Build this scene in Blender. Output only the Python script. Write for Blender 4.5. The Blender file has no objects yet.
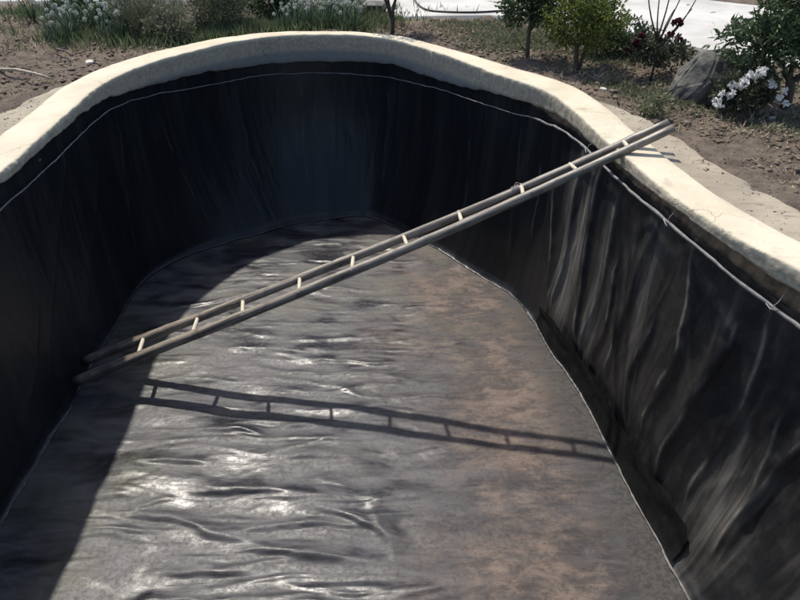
import bpy, bmesh, math, random
import numpy as np
from mathutils import Vector, Matrix, noise as mnoise

# ------------------------------------------------------------------ camera, sky, sun, exposure
scene = bpy.context.scene
COL = scene.collection
cam_d = bpy.data.cameras.new("camera")
cam = bpy.data.objects.new("camera", cam_d)
COL.objects.link(cam)
cam.location = (0, 0, 1.65)
cam.rotation_euler = (math.radians(90 - 33.495), 0, 0)
cam_d.sensor_width = 36.0
cam_d.lens = 30.6
cam_d.clip_start = 0.05
cam_d.clip_end = 2000
scene.camera = cam

SUN_FROM = Vector((-0.25, 0.50, 1.0)).normalized()
elev = math.asin(SUN_FROM.z)
azim = math.atan2(SUN_FROM.x, SUN_FROM.y)          # clockwise from +Y
world = bpy.data.worlds.new("World")
scene.world = world
world.use_nodes = True
wn = world.node_tree
sky = wn.nodes.new('ShaderNodeTexSky')
sky.sky_type = 'NISHITA'
sky.sun_disc = False
sky.sun_elevation = elev
sky.sun_rotation = azim
sky.dust_density = 1.6
bg = wn.nodes['Background']
bg.inputs['Strength'].default_value = 0.13
wn.links.new(sky.outputs[0], bg.inputs['Color'])
sun_d = bpy.data.lights.new("sun", 'SUN')
sun_d.energy = 3.7
sun_d.angle = math.radians(1.2)
sun_d.color = (1.0, 0.94, 0.84)
sun = bpy.data.objects.new("sun", sun_d)
COL.objects.link(sun)
sun.location = SUN_FROM * 40
sun.rotation_euler = SUN_FROM.to_track_quat('Z', 'Y').to_euler()
vs = scene.view_settings
vs.view_transform = 'Standard'
vs.look = 'None'
vs.gamma = 1
vs.use_curve_mapping = False
vs.exposure = 0.38

R = random.Random(11)
RNG = np.random.default_rng(5)

# ------------------------------------------------------------------ small helpers
def link(o, parent=None):
    COL.objects.link(o)
    if parent is not None:
        o.parent = parent
    return o

def empty(name, loc=(0, 0, 0), rz=0.0):
    o = bpy.data.objects.new(name, None)
    o.location = loc
    o.rotation_euler = (0, 0, rz)
    o.empty_display_size = 0.1
    return link(o)

def tag(o, label=None, cat=None, group=None, kind=None):
    if label: o['label'] = label
    if cat: o['category'] = cat
    if group: o['group'] = group
    if kind: o['kind'] = kind
    return o

def mesh_obj(name, verts, faces, mat, parent=None, smooth=True, uv=None):
    me = bpy.data.meshes.new(name)
    v = np.asarray(verts, dtype=np.float64)
    me.from_pydata(v.tolist(), [], faces if isinstance(faces, list) else faces.tolist())
    if smooth:
        me.polygons.foreach_set('use_smooth', np.ones(len(me.polygons), dtype=bool))
    if uv is not None:
        lay = me.uv_layers.new(name='uv')
        li = np.empty(len(me.loops), dtype=np.int32)
        me.loops.foreach_get('vertex_index', li)
        lay.data.foreach_set('uv', np.asarray(uv)[li].ravel())
    me.materials.append(mat)
    me.update()
    return link(bpy.data.objects.new(name, me), parent)

def copy_tree(o, parent=None):
    c = o.copy()
    COL.objects.link(c)
    c.parent = parent
    for ch in o.children:
        copy_tree(ch, c)
    return c

class MB:
    """collects pieces of ONE part"""
    def __init__(self):
        self.v, self.f = [], []
    def add(self, v, f):
        b = len(self.v)
        self.v.extend([tuple(p) for p in v])
        self.f.extend([tuple(i + b for i in q) for q in f])
    def tube(self, pts, rad, n=7, cap=True, wob=0.0, seed=0):
        pts = [Vector(p) for p in pts]
        rr = random.Random(seed)
        rings, ref = [], None
        for i, p in enumerate(pts):
            t = (pts[min(i + 1, len(pts) - 1)] - pts[max(i - 1, 0)]).normalized()
            if ref is None:
                ref = t.orthogonal().normalized()
            ref = (ref - t * ref.dot(t)).normalized()
            b = t.cross(ref)
            r = rad[i] if hasattr(rad, '__len__') else rad
            ring = []
            for k in range(n):
                a = 2 * math.pi * k / n
                q = r * (1 + wob * (rr.random() - .5))
                ring.append(p + (ref * math.cos(a) + b * math.sin(a)) * q)
            rings.append(ring)
        v = [q for ring in rings for q in ring]
        f = []
        for i in range(len(pts) - 1):
            for k in range(n):
                k2 = (k + 1) % n
                f.append((i * n + k, i * n + k2, (i + 1) * n + k2, (i + 1) * n + k))
        if cap:
            f.append(tuple(reversed(range(n))))
            f.append(tuple(range((len(pts) - 1) * n, len(pts) * n)))
        self.add(v, f)
    def build(self, name, mat, parent=None, smooth=True):
        return mesh_obj(name, self.v, self.f, mat, parent, smooth)

# gradient noise on numpy arrays
_perm = np.random.default_rng(77).permutation(512).astype(np.int64)
_perm = np.concatenate([_perm, _perm])
_ga = np.random.default_rng(78).random(512) * 2 * np.pi
def gnoise(x, y):
    x = np.asarray(x, float); y = np.asarray(y, float)
    xi = np.floor(x).astype(np.int64); yi = np.floor(y).astype(np.int64)
    xf = x - xi; yf = y - yi
    u = xf ** 3 * (xf * (xf * 6 - 15) + 10); w = yf ** 3 * (yf * (yf * 6 - 15) + 10)
    def g(ix, iy, dx, dy):
        a = _ga[_perm[(_perm[ix & 511] + iy) & 511]]
        return np.cos(a) * dx + np.sin(a) * dy
    n00 = g(xi, yi, xf, yf); n10 = g(xi + 1, yi, xf - 1, yf)
    n01 = g(xi, yi + 1, xf, yf - 1); n11 = g(xi + 1, yi + 1, xf - 1, yf - 1)
    return ((n00 * (1 - u) + n10 * u) * (1 - w) + (n01 * (1 - u) + n11 * u) * w) * 1.5
def fbm(x, y, o=4, g=.5):
    s = 0; a = 1
    for i in range(o):
        s = s + a * gnoise(x + 17.3 * i, y - 9.1 * i); x = x * 2.03; y = y * 2.03; a *= g
    return s
def sstep(a, b, x):
    t = np.clip((x - a) / (b - a), 0, 1)
    return t * t * (3 - 2 * t)

# ------------------------------------------------------------------ materials
class NT:
    def __init__(self, name):
        self.m = bpy.data.materials.new(name)
        self.m.use_nodes = True
        self.t = self.m.node_tree
        self.b = self.t.nodes['Principled BSDF']
        self.out = self.t.nodes['Material Output']
        self._pos = None
    def n(self, typ, **kw):
        nd = self.t.nodes.new(typ)
        for k, v in kw.items():
            setattr(nd, k, v)
        return nd
    def l(self, a, b): self.t.links.new(a, b)
    def put(self, sock, v):
        if hasattr(v, 'is_output'): self.l(v, sock)
        else: sock.default_value = v
    @property
    def pos(self):
        if self._pos is None:
            self._pos = self.n('ShaderNodeNewGeometry').outputs['Position']
        return self._pos
    def obj(self): return self.n('ShaderNodeTexCoord').outputs['Object']
    def uv(self): return self.n('ShaderNodeTexCoord').outputs['UV']
    def mp(self, vec, scale=(1, 1, 1), loc=(0, 0, 0), rot=(0, 0, 0)):
        m = self.n('ShaderNodeMapping')
        m.inputs['Scale'].default_value = scale; m.inputs['Location'].default_value = loc
        m.inputs['Rotation'].default_value = rot
        self.l(vec, m.inputs['Vector'])
        return m.outputs[0]
    def noise(self, vec, scale=5, detail=6, rough=.55, dist=0):
        n = self.n('ShaderNodeTexNoise')
        self.l(vec, n.inputs['Vector'])
        n.inputs['Scale'].default_value = scale; n.inputs['Detail'].default_value = detail
        n.inputs['Roughness'].default_value = rough; n.inputs['Distortion'].default_value = dist
        return n.outputs['Fac']
    def rng(self, v, a, b, c=0.0, d=1.0, smooth=True):
        n = self.n('ShaderNodeMapRange')
        if smooth: n.interpolation_type = 'SMOOTHSTEP'
        self.l(v, n.inputs['Value'])
        for k, x in zip(('From Min', 'From Max', 'To Min', 'To Max'), (a, b, c, d)):
            n.inputs[k].default_value = x
        return n.outputs[0]
    def math(self, op, a, b=0.0):
        n = self.n('ShaderNodeMath', operation=op)
        self.put(n.inputs[0], a); self.put(n.inputs[1], b)
        return n.outputs[0]
    def mix(self, f, a, b):
        n = self.n('ShaderNodeMix', data_type='RGBA')
        self.put(n.inputs['Factor'], f)
        for s, v in ((n.inputs[6], a), (n.inputs[7], b)):
            if hasattr(v, 'is_output'): self.l(v, s)
            else: s.default_value = (*v, 1)
        return n.outputs[2]
    def sep(self, vec):
        s = self.n('ShaderNodeSeparateXYZ'); self.l(vec, s.inputs[0]); return s.outputs
    def color(self, c):
        if hasattr(c, 'is_output'): self.l(c, self.b.inputs['Base Color'])
        else: self.b.inputs['Base Color'].default_value = (*c, 1)
    def rough(self, r): self.put(self.b.inputs['Roughness'], r)
    def bump(self, h, strength=.3, dist=.01, prev=None):
        n = self.n('ShaderNodeBump')
        n.inputs['Strength'].default_value = strength; n.inputs['Distance'].default_value = dist
        self.l(h, n.inputs['Height'])
        if prev is not None: self.l(prev, n.inputs['Normal'])
        self.l(n.outputs[0], self.b.inputs['Normal'])
        return n.outputs[0]
    def island(self): return self.n('ShaderNodeNewGeometry').outputs['Random Per Island']

def m_concrete():
    t = NT('cream_render')
    p = t.pos
    a = t.noise(p, 2.2, 8, .6); b = t.noise(p, 30, 6, .65); c = t.noise(p, 7, 6, .7, .6)
    col = t.mix(t.rng(a, .35, .7), (.62, .55, .42), (.51, .445, .335))
    col = t.mix(t.rng(c, .58, .74, 0, .45), col, (.44, .375, .285))
    col = t.mix(t.rng(b, .55, .8, 0, .3), col, (.36, .31, .24))
    # the face is raw grey-brown mortar under the trowelled top, greyer lower down
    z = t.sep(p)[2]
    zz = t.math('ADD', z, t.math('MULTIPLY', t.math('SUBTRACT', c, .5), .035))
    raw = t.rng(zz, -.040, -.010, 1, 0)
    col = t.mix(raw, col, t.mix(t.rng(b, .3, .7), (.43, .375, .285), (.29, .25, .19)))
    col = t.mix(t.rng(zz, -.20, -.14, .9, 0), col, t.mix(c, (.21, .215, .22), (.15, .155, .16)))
    st = t.noise(t.mp(p, (1, 1, .4), (5, 3, 1)), 3.3, 8, .7, .5)
    col = t.mix(t.rng(st, .56, .70, 0, .5), col, (.30, .25, .185))
    sp = t.noise(p, 85, 3, .6)
    col = t.mix(t.rng(sp, .66, .74, 0, .55), col, (.20, .165, .125))
    vo = t.n('ShaderNodeTexVoronoi', feature='DISTANCE_TO_EDGE')
    warp = t.n('ShaderNodeVectorMath', operation='ADD')
    nz = t.n('ShaderNodeTexNoise'); nz.inputs['Scale'].default_value = 5; nz.inputs['Detail'].default_value = 5
    t.l(p, nz.inputs['Vector']); sc = t.n('ShaderNodeVectorMath', operation='SCALE'); sc.inputs[3].default_value = .35
    t.l(nz.outputs['Color'], sc.inputs[0]); t.l(p, warp.inputs[0]); t.l(sc.outputs[0], warp.inputs[1])
    t.l(warp.outputs[0], vo.inputs['Vector']); vo.inputs['Scale'].default_value = 1.15
    crack = t.math('MULTIPLY', t.rng(vo.outputs['Distance'], .0, .006, 1, 0), t.rng(a, .48, .58))
    col = t.mix(t.math('MULTIPLY', crack, .4), col, (.13, .105, .08))
    t.color(col); t.rough(.9)
    n = t.bump(b, .32, .008)
    n = t.bump(t.math('MULTIPLY', crack, -1.0), .6, .006, n)
    tw = t.noise(t.mp(p, (1, 1, 1), (2, 2, 0), (0, 0, .6)), 13, 4, .6, 1.2)
    n = t.bump(tw, .25, .012, n)
    t.bump(c, .4, .018, n)
    return t.m

def m_liner_wall():
    t = NT('black_liner_wall')
    uv = t.uv(); p = t.pos
    s1 = t.noise(t.mp(uv, (2.1, .28, 1)), 1.5, 4, .55, .25)
    s2 = t.noise(t.mp(uv, (11, .55, 1)), 1.5, 6, .65, .4)
    s3 = t.noise(p, 7, 7, .7)
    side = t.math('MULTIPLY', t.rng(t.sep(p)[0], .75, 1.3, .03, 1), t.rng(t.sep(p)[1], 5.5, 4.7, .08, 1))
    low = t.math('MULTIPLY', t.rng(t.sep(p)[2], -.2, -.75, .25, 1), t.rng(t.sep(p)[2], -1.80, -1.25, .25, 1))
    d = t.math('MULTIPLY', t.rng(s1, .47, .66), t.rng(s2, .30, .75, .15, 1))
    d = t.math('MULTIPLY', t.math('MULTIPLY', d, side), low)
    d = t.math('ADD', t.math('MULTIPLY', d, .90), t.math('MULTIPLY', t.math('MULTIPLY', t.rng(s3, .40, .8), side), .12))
    film_sheen = t.math('MULTIPLY', t.rng(s1, .40, .65), t.rng(s2, .25, .8, .2, 1))  # thin dust film, with the walls' pale sheen painted into the colour
    d = t.math('ADD', d, t.math('MULTIPLY', film_sheen, .060))
    at = t.n('ShaderNodeAttribute', attribute_name='crease')
    d = t.math('MINIMUM', t.math('ADD', d, t.math('MULTIPLY', at.outputs['Fac'], t.rng(s3, .3, .65, .3, 1))), 1.0)
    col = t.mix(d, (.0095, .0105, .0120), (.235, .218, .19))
    t.color(col)
    t.rough(t.math('ADD', t.math('MULTIPLY', d, .45), t.rng(s2, .3, .7, .30, .44)))
    t.b.inputs['Specular IOR Level'].default_value = .38
    n = t.bump(s2, .10, .02)
    n = t.bump(t.noise(t.mp(uv, (2.5, .6, 1), (3, 1, 0), (0, 0, .12)), 2.0, 3, .5, .6), .25, .05, n)
    t.bump(t.noise(p, 50, 3, .6), .06, .004, n)
    return t.m

def m_liner_floor():
    t = NT('dusty_liner_floor')
    p = t.pos
    xyz = t.sep(p)
    big = t.noise(p, 1.1, 5, .55)
    pat = t.noise(t.mp(p, (1.0, 1.9, 1), (2, 7, 0)), 2.3, 5, .55, .6)
    st = t.noise(t.mp(p, (.8, 4.2, 1)), 2.0, 7, .65, .7)
    st2 = t.noise(t.mp(p, (1.6, 8, 1), (4, 2, 0), (0, 0, .06)), 2.4, 8, .7, .8)
    fine = t.noise(p, 38, 6, .7)
    silt = t.math('ADD', t.math('MULTIPLY', st, .25), t.math('ADD', t.math('MULTIPLY', st2, .25), t.math('MULTIPLY', pat, .5)))
    silt = t.rng(silt, .40, .62)
    col = t.mix(silt, (.014, .014, .018), (.092, .090, .095))
    # brown dried mud towards the right hand side and the far middle
    bx = t.rng(t.math('ADD', t.math('ADD', xyz[0], t.math('MULTIPLY', big, 2.2)), t.rng(xyz[1], 4.2, 5.6, 0, .5)), .65, 2.05)
    mott = t.noise(t.mp(p, (1.3, 2.1, 1), (1, 5, 0)), 3.4, 9, .74, .25)
    brown = t.math('MULTIPLY', bx, t.rng(t.math('ADD', t.math('MULTIPLY', big, .35), t.math('ADD', t.math('MULTIPLY', mott, .4), t.math('MULTIPLY', st2, .25))), .39, .57, .12, 1))
    clean = t.rng(t.math('ADD', xyz[0], t.math('MULTIPLY', fine, .5)), 1.35, 1.62, 1, .25)
    brown = t.math('MULTIPLY', brown, clean)
    col = t.mix(t.math('MULTIPLY', brown, .92), col, t.mix(t.rng(mott, .38, .66), (.072, .057, .050), (.178, .136, .112)))
    col = t.mix(t.rng(fine, .52, .72, 0, .6), col, (.032, .030, .029))
    edge = t.rng(t.math('ADD', t.math('ADD', xyz[0], t.math('MULTIPLY', xyz[1], .11)), t.math('MULTIPLY', mott, .9)), 1.95, 2.25)
    col = t.mix(t.math('MULTIPLY', edge, .75), col, t.mix(t.rng(fine, .4, .6), (.018, .0175, .017), (.065, .060, .054)))
    # greenish dried algae film
    g = t.math('MULTIPLY', t.rng(xyz[0], -1.2, -2.0), t.rng(big, .45, .62, 0, .45))
    col = t.mix(g, col, (.10, .10, .065))
    g2 = t.math('MULTIPLY', t.rng(xyz[1], 4.3, 5.3), t.rng(pat, .52, .66, 0, .5))
    col = t.mix(g2, col, (.085, .085, .06))
    t.color(col)
    gl = t.rng(xyz[0], -.4, 1.0, .0, .24)
    r = t.math('ADD', t.math('MULTIPLY', t.rng(pat, .36, .56), .24), t.math('ADD', gl, .31))
    r = t.math('ADD', r, t.math('MULTIPLY', brown, .2))
    r = t.math('ADD', r, t.rng(fine, .4, .7, -.04, .10))
    t.rough(r)
    t.b.inputs['Specular IOR Level'].default_value = .40
    n = t.bump(st, .12, .03)
    n = t.bump(st2, .14, .012, n)
    t.bump(fine, .12, .003, n)
    return t.m

def m_plain(name, c1, c2, scale=8, rough=.7, bump=.2, bdist=.01, stretch=None):
    t = NT(name)
    v = t.obj()
    if stretch: v = t.mp(v, stretch)
    a = t.noise(v, scale, 6, .65)
    t.color(t.mix(t.rng(a, .3, .7), c1, c2)); t.rough(rough)
    if bump: t.bump(a, bump, bdist)
    return t.m

def m_soil():
    t = NT('soil')
    p = t.pos
    a = t.noise(p, .9, 6, .6); b = t.noise(p, 7, 8, .7); c = t.noise(p, 45, 5, .7)
    col = t.mix(t.rng(b, .35, .65), (.078, .056, .041), (.170, .130, .096))
    col = t.mix(t.rng(a, .52, .70, 0, .6), col, (.20, .165, .125))
    col = t.mix(t.rng(c, .55, .75, 0, .6), col, (.25, .21, .16))
    col = t.mix(t.rng(c, .42, .3, 0, .5), col, (.05, .037, .03))
    t.color(col); t.rough(.95)
    n = t.bump(b, .7, .05)
    t.bump(c, .8, .02, n)
    return t.m

def m_sand():
    t = NT('packed_sand')
    p = t.pos
    a = t.noise(p, 2.0, 6, .6); b = t.noise(t.mp(p, (1, 2.6, 1)), 8, 8, .7); c = t.noise(p, 70, 4, .7)
    col = t.mix(t.rng(a, .35, .65), (.37, .32, .245), (.27, .23, .175))
    col = t.mix(t.rng(b, .53, .66, 0, .85), col, (.19, .15, .115))
    col = t.mix(t.rng(c, .55, .75, 0, .4), col, (.22, .18, .14))
    t.color(col); t.rough(.95)
    n = t.bump(b, .5, .02)
    t.bump(c, .5, .006, n)
    return t.m

def m_road():
    t = NT('pale_concrete_road')
    p = t.pos
    a = t.noise(p, 1.3, 6, .6); b = t.noise(p, 22, 6, .7)
    col = t.mix(t.rng(a, .35, .68), (.54, .525, .49), (.40, .385, .36))
    col = t.mix(t.rng(b, .55, .75, 0, .4), col, (.40, .38, .35))
    t.color(col); t.rough(.9); t.bump(b, .3, .006)
    return t.m

def m_leaf(name, c1, c2, c3, trans=.3, rough=.5):
    t = NT(name)
    i = t.island()
    col = t.mix(t.rng(i, 0, .6), c1, c2)
    col = t.mix(t.rng(i, .72, 1.0), col, c3)
    t.color(col); t.rough(rough)
    t.b.inputs['Specular IOR Level'].default_value = .3
    tr = t.n('ShaderNodeBsdfTranslucent')
    t.l(col, tr.inputs['Color'])
    mx = t.n('ShaderNodeMixShader'); mx.inputs[0].default_value = trans
    t.l(t.b.outputs[0], mx.inputs[1]); t.l(tr.outputs[0], mx.inputs[2])
    t.l(mx.outputs[0], t.out.inputs['Surface'])
    return t.m

def m_pole():
    t = NT('weathered_pole')
    o = t.obj()
    a = t.noise(t.mp(o, (1.2, 22, 22)), 2.0, 6, .65); b = t.noise(o, 5, 5, .6)
    col = t.mix(t.rng(a, .32, .68), (.075, .063, .052), (.36, .315, .255))
    col = t.mix(t.rng(b, .50, .66, 0, .75), col, (.12, .10, .082))
    kn = t.noise(o, 14, 4, .7)
    col = t.mix(t.rng(kn, .62, .72, 0, .7), col, (.045, .036, .028))
    t.color(col); t.rough(t.rng(a, .3, .7, .30, .46))
    t.bump(a, .5, .008)
    return t.m

M = dict(
    concrete=m_concrete(), wall=m_liner_wall(), floor=m_liner_floor(), soil=m_soil(), sand=m_sand(), road=m_road(),
    pole=m_pole(),
    rung=m_plain('pale_rung_wood', (.46, .40, .30), (.60, .54, .43), 30, .7, .2, .003),
    rope=m_plain('grey_batten', (.11, .107, .11), (.22, .21, .205), 25, .65, .3, .004),
    tie=m_plain('tie_wire', (.26, .25, .25), (.40, .38, .37), 40, .5, .1, .002),
    seam=m_plain('liner_weld_edge', (.10, .095, .088), (.22, .205, .185), 14, .75, .3, .004),
    strip=m_plain('clean_black_liner_strip', (.004, .004, .005), (.012, .0115, .011), 7, .65, .4, .02),
    earth=m_plain('dark_earth', (.12, .078, .048), (.30, .20, .125), 11, .95, .8, .04),
    rock=m_plain('grey_rock', (.035, .036, .034), (.16, .152, .13), 6, .85, .6, .03),
    stone=m_plain('pale_stone', (.50, .46, .40), (.66, .62, .55), 20, .85, .4, .01),
    clod=m_plain('soil_clod', (.085, .062, .045), (.22, .17, .125), 9, .95, .6, .01),
    straw=m_leaf('dry_straw', (.34, .28, .18), (.45, .38, .26), (.22, .16, .10), .1, .8),
    litter=m_leaf('dead_leaf', (.10, .075, .05), (.22, .17, .115), (.38, .33, .25), .1, .85),
    stick=m_plain('dry_stick', (.30, .25, .18), (.46, .40, .31), 20, .8, .3, .004),
    bark=m_plain('brown_bark', (.045, .033, .025), (.12, .09, .068), 30, .9, .6, .01),
    bark2=m_plain('dark_twig', (.035, .024, .022), (.085, .06, .05), 30, .85, .4, .006),
    hose=m_plain('black_hose', (.012, .012, .012), (.03, .03, .03), 20, .4, .1, .002),
    pit=m_plain('pit_soil', (.05, .035, .025), (.09, .06, .04), 5, .95, .3, .02),
    l_onion=m_leaf('onion_leaf', (.10, .16, .095), (.15, .21, .135), (.24, .27, .14), .25, .45),
    l_head=m_leaf('onion_floret', (.42, .46, .42), (.56, .58, .55), (.34, .40, .31), .3, .7),
    l_dark=m_leaf('dark_evergreen_leaf', (.04, .065, .035), (.075, .11, .055), (.14, .18, .09), .35),
    l_ball=m_leaf('yellow_green_leaf', (.06, .095, .03), (.14, .175, .045), (.25, .27, .075), .42),
    l_long=m_leaf('narrow_green_leaf', (.045, .075, .038), (.09, .13, .065), (.18, .22, .12), .35),
    l_grey=m_leaf('grey_green_leaf', (.13, .15, .10), (.20, .21, .145), (.29, .28, .20), .35),
    l_shrub=m_leaf('shrub_leaf', (.08, .10, .06), (.135, .155, .095), (.20, .21, .13), .35),
    l_bed=m_leaf('bed_grass_leaf', (.075, .105, .05), (.13, .165, .085), (.24, .24, .14), .35),
    l_rose=m_leaf('rose_leaf', (.045, .06, .036), (.085, .10, .06), (.13, .12, .08), .3),
    petal_red=m_leaf('dark_red_petal', (.050, .010, .020), (.085, .018, .032), (.13, .045, .065), .15),
    petal_white=m_leaf('white_petal', (.78, .77, .76), (.84, .83, .81), (.70, .69, .68), .2, .6),
    l_weed=m_leaf('weed_leaf', (.12, .145, .085), (.19, .20, .12), (.30, .28, .18), .35),
)

M['strip'].node_tree.nodes['Principled BSDF'].inputs['Specular IOR Level'].default_value = .15
# ------------------------------------------------------------------ basin outline (plan, metres)
CT = np.array([(-2.45,2.6),(-2.46,3.4),(-2.47,4.3),(-2.51,5.1),(-2.52,5.75),(-2.38,6.38),(-1.99,7.02),(-1.48,7.5),(-.86,7.68),
      (-.35,7.6),(0,7.36),(.48,6.72),(.88,6.1),(1.2,5.6),(1.33,5.11),(1.39,4.57),(1.47,4.11),(1.585,3.49),(1.73,3.02),(1.90,2.7),
      (2.03,2.3),(2.05,1.7),(1.8,1.05),(1.2,.62),(.2,.45),(-1.0,.5),(-1.9,.85),(-2.35,1.6)])
NC = len(CT)
#       foot of the wall, inward offset at each control point
OFF = np.array([-.10,-.11,-.11,-.08,-.03,.20,.48,.56,.56,.46,.36,.26,.20,.14,.10,.06,.03,.06,.16,.28,.34,.34,.3,.3,.2,.1,.05,-.05])
WID = np.array([.29,.29,.29,.29,.29,.29,.27,.22,.16,.15,.17,.21,.28,.28,.28,.27,.26,.26,.26,.26,.26,.26,.26,.26,.26,.26,.27,.28])
ZB = np.array([-.07,-.07,-.075,-.085,-.13,-.20,-.24,-.28,-.29,-.28,-.27,-.26,-.18,-.145,-.125,-.105,-.085,-.06,-.08,-.105,-.12,-.13,-.14,-.14,-.14,-.12,-.1,-.09])
ZR = np.array([-.18,-.185,-.20,-.21,-.22,-.28,-.36,-.385,-.41,-.41,-.395,-.335,-.30,-.25,-.195,-.16,-.17,-.16,-.185,-.25,-.28,-.28,-.28,-.28,-.26,-.24,-.2,-.18])
def cr(tab, t):
    t = np.asarray(t) % NC
    i = np.floor(t).astype(int); f = t - i
    if tab.ndim == 2: f = f[..., None]
    p0, p1, p2, p3 = tab[(i-1) % NC], tab[i % NC], tab[(i+1) % NC], tab[(i+2) % NC]
    return .5*((2*p1) + (p2-p0)*f + (2*p0-5*p1+4*p2-p3)*f**2 + (3*p1-p0-3*p2+p3)*f**3)
_tt = np.linspace(0, NC, 8001)
_pp = cr(CT, _tt)
_ss = np.concatenate([[0], np.cumsum(np.linalg.norm(np.diff(_pp, axis=0), axis=1))])
LEN = _ss[-1]
def s_to_t(s): return np.interp(np.asarray(s) % LEN, _ss, _tt)
def t_to_s(t): return np.interp(np.asarray(t) % NC, _tt, _ss)
def frame(s):
    """points, inward normals along arc length s"""
    p = cr(CT, s_to_t(s))
    d = cr(CT, s_to_t(np.asarray(s) + .06)) - cr(CT, s_to_t(np.asarray(s) - .06))
    d /= np.linalg.norm(d, axis=-1, keepdims=True)
    return p, np.stack([d[..., 1], -d[..., 0]], -1)
_sp = np.linspace(0, LEN, 700, endpoint=False)
_op, _on = frame(_sp)
def signed(x, y):
    """distance to the outline, + outside"""
    x = np.asarray(x, float); y = np.asarray(y, float)
    sh = x.shape; X = x.ravel(); Y = y.ravel()
    res = np.empty(X.shape); idx = np.empty(X.shape, int)
    for k in range(0, len(X), 20000):
        d2 = (X[k:k+20000, None]-_op[None, :, 0])**2 + (Y[k:k+20000, None]-_op[None, :, 1])**2
        j = d2.argmin(1); idx[k:k+20000] = j
        dd = np.sqrt(d2[np.arange(len(j)), j])
        ins = (X[k:k+20000]-_op[j, 0])*_on[j, 0] + (Y[k:k+20000]-_op[j, 1])*_on[j, 1] > 0
        res[k:k+20000] = np.where(ins, -dd, dd)
    return res.reshape(sh), idx.reshape(sh)
def outward(x, y):
    """distance outside the coping's outer edge (scalar or array)"""
    d, j = signed(x, y)
    return d - cr(WID, s_to_t(_sp[j]))
FZ = -1.90

# ------------------------------------------------------------------ liner floor relief
RIDGES = [ # x0,y0, x1,y1, height, width
    (-1.95,2.95,-1.0,2.72,.022,.022), (-1.55,3.1,-.55,3.05,.014,.02), (-1.2,2.62,-.1,2.55,.026,.024),
    (-1.6,2.45,-.75,2.52,.02,.02), (-.7,2.95,.1,2.7,.018,.022), (-1.9,3.35,-1.2,3.3,.014,.018),
    (-.9,3.4,-.25,3.32,.014,.03), (-1.75,2.22,-.9,2.28,.024,.02), (-.6,2.25,.3,2.2,.022,.02), (-.2,3.05,.0,2.45,.016,.04),
    (-1.0,2.05,.4,2.0,.024,.022), (-1.7,1.85,-.3,1.9,.022,.022), (-.3,4.0,1.0,4.02,.012,.014), (-1.0,4.45,.3,4.42,.01,.014),
    (-.5,5.35,1.0,5.25,.014,.014), (-.2,4.75,.9,4.72,.010,.012), (-1.1,5.6,.1,5.55,.012,.014), (.1,2.55,1.1,2.5,.012,.014),
    (-1.5,3.75,-.4,3.72,.012,.018), (-2.4,5.2,-1.2,5.6,.014,.02), (-1.3,6.1,.0,6.2,.013,.02), (-.7,6.5,.3,6.3,.01,.02),
    (.2,3.15,1.2,3.05,.009,.016), (-2.3,4.9,-1.5,4.8,.012,.02), (-1.4,2.8,-.8,2.62,.018,.03),
]
RIDGES = [(a, b, c, d, h*1.7, w*.8) for a, b, c, d, h, w in RIDGES]
_rr = random.Random(4)
for _k in range(110):
    _x = _rr.uniform(-2.3, 1.2); _y = _rr.uniform(1.6, 6.6); _L = _rr.uniform(.35, 1.5); _a = _rr.gauss(0, .13)
    _soft = max(0, min(1, (.9-_x)/2.2))*max(0, min(1, (5.2-_y)/2.2))
    RIDGES.append((_x, _y, _x+_L*math.cos(_a), _y+_L*math.sin(_a), (.0065+.0075*_soft)*_rr.uniform(.4, 1.5), _rr.uniform(.010, .026)))
def floor_z(x, y):
    soft = sstep(1.2, -1.2, x) * sstep(5.0, 2.6, y)          # loose, billowed front left
    z = .016*fbm(x*.9, y*1.1, 3)
    wy = y + .10*gnoise(x*.9+2, y*1.1) + .03*gnoise(x*2.6, y*2.2+5)
    for fx, fy, ph, am in ((.30, 3.1, 3.0, .012), (.42, 5.2, 9.0, .008), (.55, 8.5, 21.0, .004)):
        q = gnoise(x*fx+ph, wy*fy+ph)
        ln = np.exp(-np.where(q < 0, q/.07, q/.20)**2) * sstep(-.25, .25, gnoise(x*1.1+ph*3, y*1.9-ph))
        z = z + am*(.40+.45*soft)*ln
    z = z + (.005+.016*soft)*gnoise(x*1.4, y*2.8+2) + .007*soft*gnoise(x*2.6+6, y*5.2) + .0022*fbm(x*4, y*9, 3) + .0009*fbm(x*16, y*24, 2)
    for (x0, y0, x1, y1, h, w) in RIDGES:
        dx, dy = x1-x0, y1-y0; L = math.hypot(dx, dy)
        u = ((x-x0)*dx+(y-y0)*dy)/L; v = (-(x-x0)*dy+(y-y0)*dx)/L
        sel = (u > 0) & (u < L) & (np.abs(v) < .3)
        if not np.any(sel): continue
        uu = u[sel]; vv = v[sel]
        vv = vv + .07*gnoise(uu*1.6+x0*7, y0*3+0*uu) + .018*gnoise(uu*6+x1*5, y0+0*uu)
        e = sstep(0, L*.45, uu)*sstep(L, L*.55, uu)*(.7+.5*gnoise(uu*3+x0, y0+0*uu))
        z[sel] += .85*h*e*np.where(vv < 0, np.exp(-(vv/w)**2), np.exp(-(vv/(w*3.0))**2))
    return FZ + z - .02

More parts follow.
